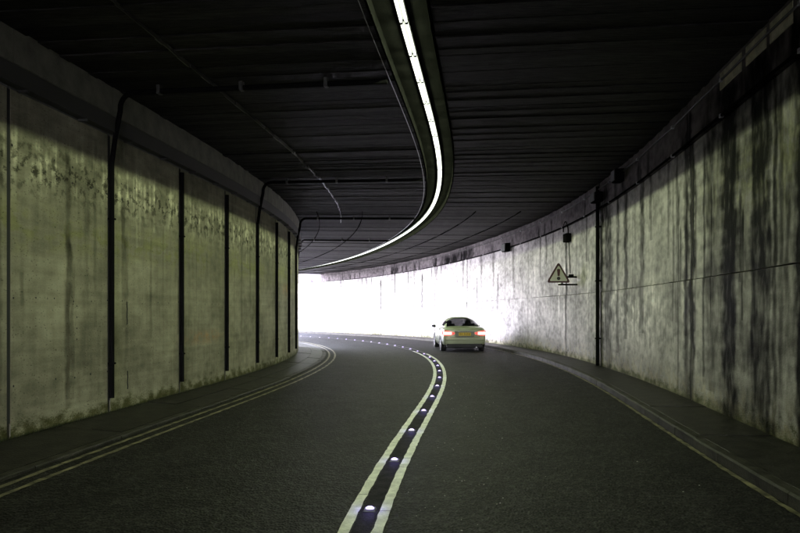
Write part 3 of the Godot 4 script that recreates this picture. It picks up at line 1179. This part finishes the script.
	for i in 40:
		for k in 28:
			var p := [shell.call(zs[i], k), shell.call(zs[i + 1], k), shell.call(zs[i + 1], k + 1), shell.call(zs[i], k + 1)]
			var nn := []
			for m in [[i, k], [i + 1, k], [i + 1, k + 1], [i, k + 1]]:
				var du: Vector3 = shell.call(zs[mini(m[0] + 1, 40)], m[1]) - shell.call(zs[maxi(m[0] - 1, 0)], m[1])
				var dv: Vector3 = shell.call(zs[m[0]], clampi(m[1] + 1, 1, 27)) - shell.call(zs[m[0]], clampi(m[1] - 1, 1, 27))
				var nv := du.cross(dv).normalized()
				var ref := Vector3(p[0].x, 0.5, 0.6 * (p[0].z - 0.3))
				nn.append(nv if nv.dot(ref) > 0 else -nv)
			var zc: float = (zs[i] + zs[i + 1]) / 2
			var kc := k + 0.5
			var side := kc if kc < 14 else 28 - kc
			var into := frame
			if zc > 1.02 and zc < 1.66 and side > 5:
				into = panes.rear_window
			elif zc < -0.42 and zc > -1.12 and side > 5:
				into = panes.windscreen
			elif side > 1 and side < 5 and zc < 1.25 and zc > 0.14:
				into = panes.side_window if kc < 14 else panes.side_window_2
			elif side > 1 and side < 5 and zc < 0.03 and zc > -0.85:
				into = panes.side_window_3 if kc < 14 else panes.side_window_4
			var z2 := Vector2.ZERO
			var wc := Color.WHITE
			quad(into, p, nn, [z2, z2, z2, z2], [wc, wc, wc, wc])
	part("cabin", frame, paint, t)
	for k in panes:
		part("side_window" if k.begins_with("side") else k, panes[k], glass, t)
	for x in [-1.0, 1.0]:
		# mirror on its stalk
		st = begin()
		block(st, Transform3D(Basis(), Vector3(1.0 * x, 1.0, -0.72)), Vector3(0.10, 0.065, 0.05), 0.035)
		block(st, Transform3D(Basis(), Vector3(0.88 * x, 0.965, -0.74)), Vector3(0.06, 0.02, 0.03), 0.008)
		var mr := part("door_mirror", st, paint, t)
		st = begin()
		block(st, Transform3D(Basis(), Vector3(1.0 * x, 1.0, -0.669)), Vector3(0.082, 0.05, 0.004), 0.0015)
		part("mirror_glass", st, plain(lin(0.05, 0.05, 0.06), 0.05, 1.0), mr)
		# tail lamp: swept wedge wrapping the corner
		st = begin()
		var zc := 2.262
		var pts := [Vector3(0.40 * x, 0.80, zc + 0.008), Vector3(0.62 * x, 0.875, zc + 0.012), Vector3(0.80 * x, 0.90, 2.235), Vector3(0.90 * x, 0.885, 2.06), Vector3(0.917 * x, 0.74, 2.06), Vector3(0.845 * x, 0.68, 2.235), Vector3(0.62 * x, 0.69, zc + 0.012), Vector3(0.44 * x, 0.745, zc + 0.008)]
		var mid := Vector3(0.72 * x, 0.785, 2.275)
		for i in pts.size():
			flat3(st, mid, pts[i], pts[(i + 1) % pts.size()], Vector3(0.3 * x, 0, 1))
			flat3(st, mid - Vector3(0, 0, 0.06), pts[i] - Vector3(0, 0, 0.05), pts[(i + 1) % pts.size()] - Vector3(0, 0, 0.05), Vector3(0, 0, -1))
			flat4(st, pts[i], pts[(i + 1) % pts.size()], pts[(i + 1) % pts.size()] - Vector3(0, 0, 0.05), pts[i] - Vector3(0, 0, 0.05), (pts[i] + pts[(i + 1) % pts.size()]) / 2 - mid)
		var lamp := part("tail_lamp", st, glow(Color(1.0, 0.34, 0.30), 1.5 / EXPOSURE, lin(0.4, 0.02, 0.02)), t)
		st = begin()
		block(st, Transform3D(Basis(), Vector3(0.70 * x, 0.785, 2.277)), Vector3(0.16, 0.06, 0.012), 0.008)
		part("lit_bulb_lens", st, glow(Color(1.0, 0.84, 0.80), 2.0 / EXPOSURE, lin(0.6, 0.3, 0.3)), lamp)
	# number plate in its chrome-edged recess
	st = begin()
	block(st, Transform3D(Basis(), Vector3(0, 0.75, 2.266)), Vector3(0.40, 0.115, 0.006), 0.003)
	part("plate_recess", st, plain(lin(0.16, 0.17, 0.12), 0.4), t)
	st = begin()
	block(st, Transform3D(Basis(), Vector3(0, 0.855, 2.275)), Vector3(0.42, 0.018, 0.014), 0.006)
	block(st, Transform3D(Basis(), Vector3(0, 0.638, 2.275)), Vector3(0.34, 0.012, 0.012), 0.005)
	part("chrome_strip", st, chrome, t)
	st = begin()
	block(st, Transform3D(Basis(), Vector3(0, 0.75, 2.277)), Vector3(0.25, 0.062, 0.005), 0.002)
	var np := part("number_plate", st, plain(lin(0.62, 0.44, 0.02), 0.5), t)
	st = begin()
	for k in 6:
		var x := -0.19 + 0.07 * k + (0.03 if k > 1 else 0.0)
		for m in 2:
			block(st, Transform3D(Basis(), Vector3(x - 0.013 + 0.026 * m, 0.75, 2.283)), Vector3(0.006, 0.045, 0.0015), 0.0005)
		block(st, Transform3D(Basis(), Vector3(x, 0.75 + (0.039 if k % 2 == 0 else 0.0), 2.283)), Vector3(0.007, 0.006, 0.0015), 0.0005)
	part("characters", st, black, np)
	# wheels
	for z in [1.38, -1.36]:
		for x in [-1.0, 1.0]:
			var wh := Node3D.new()
			wh.name = "wheel"
			t.add_child(wh, true)
			wh.position = Vector3(0.80 * x, 0.315, z)
			st = begin()
			lathe(st, [Vector2(0.20, -0.105), Vector2(0.29, -0.11), Vector2(0.312, -0.085), Vector2(0.316, 0.0), Vector2(0.312, 0.085), Vector2(0.29, 0.113), Vector2(0.205, 0.11)], x)
			part("tyre", st, plain(lin(0.02, 0.02, 0.02), 0.8), wh)
			st = begin()
			lathe(st, [Vector2(0.205, 0.11), Vector2(0.195, 0.09), Vector2(0.16, 0.075), Vector2(0.06, 0.095), Vector2(0.0, 0.10)], x)
			for k in 7:
				var a := TAU * k / 7
				block(st, Transform3D(Basis(Vector3.RIGHT, a), Vector3(0.095 * x, 0, 0) + Basis(Vector3.RIGHT, a) * Vector3(0, 0.12, 0)), Vector3(0.012, 0.085, 0.025), 0.005)
			part("rim", st, plain(lin(0.6, 0.6, 0.62), 0.25, 0.9), wh)
			st = begin()
			var arc := []
			for k in 15:
				var a := PI * (k / 14.0) * 1.16 - 0.25
				arc.append(Vector3(0.895 * x, 0.315 + sin(a) * 0.345, z + cos(a) * 0.345))
			tube(st, arc, 0.028, 6)
			part("wheel_arch", st, black, t)
	# seats
	st = begin()
	for x in [-0.42, 0.42]:
		block(st, Transform3D(Basis(Vector3.RIGHT, 0.2), Vector3(x, 0.85, 0.1)), Vector3(0.24, 0.28, 0.08), 0.05)
		block(st, Transform3D(Basis(), Vector3(x, 1.18, 0.16)), Vector3(0.13, 0.09, 0.05), 0.03)
		block(st, Transform3D(Basis(), Vector3(x, 1.08, 1.2)), Vector3(0.13, 0.08, 0.05), 0.03)
	block(st, Transform3D(Basis(), Vector3(0, 0.86, 1.15)), Vector3(0.62, 0.16, 0.1), 0.05)
	part("seat", st, plain(lin(0.02, 0.022, 0.03), 0.8), t)


func lathe(st: SurfaceTool, prof: Array, side: float) -> void:
	var n := 22
	for i in prof.size() - 1:
		for k in n:
			var a := TAU * k / n
			var b := TAU * (k + 1) / n
			var u: Vector2 = prof[i]
			var v: Vector2 = prof[i + 1]
			var p := [Vector3(u.y * side, cos(a) * u.x, sin(a) * u.x), Vector3(u.y * side, cos(b) * u.x, sin(b) * u.x), Vector3(v.y * side, cos(b) * v.x, sin(b) * v.x), Vector3(v.y * side, cos(a) * v.x, sin(a) * v.x)]
			var e := (v - u).normalized()
			var out := Vector3(-e.x * side * -1.0, cos(a) * e.y, sin(a) * e.y)
			if (p[1] - p[0]).length() < 1e-4:
				flat3(st, p[0], p[2], p[3], out)
			elif (p[2] - p[3]).length() < 1e-4:
				flat3(st, p[0], p[1], p[2], out)
			else:
				flat4(st, p[0], p[1], p[2], p[3], out)


# ---------------------------------------------------------------- small stuff
func build_litter() -> void:
	rng.seed = 404
	var st := begin()
	for i in 1500:
		var s := 7.0 + 24.0 * pow(rng.randf(), 1.5)
		var p := pos(s, WALL_L + rng.randf_range(0.005, 0.06), KERB_H - 0.015)
		var h := rng.randf_range(0.015, 0.06)
		var a := ahead(s) * rng.randf_range(0.006, 0.02)
		var lean := right(s) * rng.randf_range(0.0, 0.03) + ahead(s) * rng.randf_range(-0.02, 0.02)
		flat3(st, p - a, p + a, p + Vector3(0, h, 0) + lean, right(s))
	var o := part("moss", st, plain(lin(0.035, 0.045, 0.015), 0.9), self)
	o.set_meta("kind", "stuff")
	tag(o, "ragged dark moss along the foot of the left wall", "moss")
	st = begin()
	for i in 130:
		var s := 5.6 + 14.0 * pow(rng.randf(), 1.3)
		var p := pos(s, rng.randf_range(0.25, 1.3) if i % 5 else rng.randf_range(-3.0, 3.2), 0.003)
		var r := rng.randf_range(0.003, 0.008)
		block(st, Transform3D(Basis(Vector3.UP, rng.randf() * 6.0), p), Vector3(r, r * 0.6, r * 0.8), r * 0.25)
	o = part("grit", st, plain(lin(0.22, 0.22, 0.19), 0.5), self)
	o.set_meta("kind", "stuff")
	tag(o, "scattered pale grit on the asphalt right of the centre line", "grit")


func build_added_columns() -> void:  # unseen columns, added where the left side is opened for daylight
	for k in 3:
		var s := 51.0 + 6.0 * k
		var t := thing("added_column", ["round concrete column, unseen, first past the shortened left wall", "round concrete column, unseen, second past the shortened left wall", "round concrete column, unseen, last before the exit"][k], "added_column", "added columns under the deck side opened for daylight", pos(s, WALL_L - 0.2, -0.4))
		var st := begin()
		tube(st, [Vector3(0, -0.5, 0), Vector3(0, 6.15, 0)], 0.3, 20)
		part("shaft", st, M.upper_left, t)
		st = begin()
		block(st, Transform3D(Basis(Vector3.UP, -along(ah, s)), Vector3(0, -0.2, 0)), Vector3(0.5, 0.35, 0.5), 0.04)
		part("footing", st, M.kerb, t)


func _ready() -> void:
	lay_out()
	# camera: lens shifted up so that uprights stay upright
	var cam := Camera3D.new()
	cam.name = "camera"
	cam.projection = Camera3D.PROJECTION_FRUSTUM
	cam.near = 0.1
	cam.far = 6000.0
	cam.size = 0.1 * 533.0 / 720.0
	cam.frustum_offset = Vector2(0, 0.1 * 37.5 / 720.0)
	add_child(cam)
	cam.position = Vector3(0, 1.75, 0)
	cam.current = true
	# sky, exposure
	var env := Environment.new()
	env.background_mode = Environment.BG_SKY
	var sky := Sky.new()
	var sm := ProceduralSkyMaterial.new()
	sm.sky_top_color = Color(0.70, 0.72, 0.84)
	sm.sky_horizon_color = Color(0.95, 0.93, 0.98)
	sm.sky_curve = 0.2
	sm.ground_horizon_color = Color(0.75, 0.75, 0.76)
	sm.ground_bottom_color = Color(0.5, 0.5, 0.5)
	sm.sky_energy_multiplier = 1.0
	sm.energy_multiplier = 3.4
	sky.sky_material = sm
	env.sky = sky
	env.tonemap_mode = Environment.TONE_MAPPER_LINEAR
	env.tonemap_exposure = EXPOSURE
	env.sdfgi_enabled = true
	env.ssao_enabled = true
	env.ssil_enabled = true
	var we := WorldEnvironment.new()
	we.name = "environment"
	we.environment = env
	add_child(we)
	var sun := DirectionalLight3D.new()
	sun.name = "sun"
	sun.light_energy = 0.8
	sun.light_color = Color(1.0, 0.96, 0.9)
	sun.light_angular_distance = 0.5
	sun.shadow_enabled = true
	add_child(sun)
	sun.look_at_from_position(Vector3(40, 70, -45), Vector3.ZERO)
	make_materials()
	build_setting()
	build_walls()
	build_ceiling()
	build_added_columns()
	build_lights()
	build_pipes()
	build_sign()
	build_studs()
	build_car()
	build_litter()
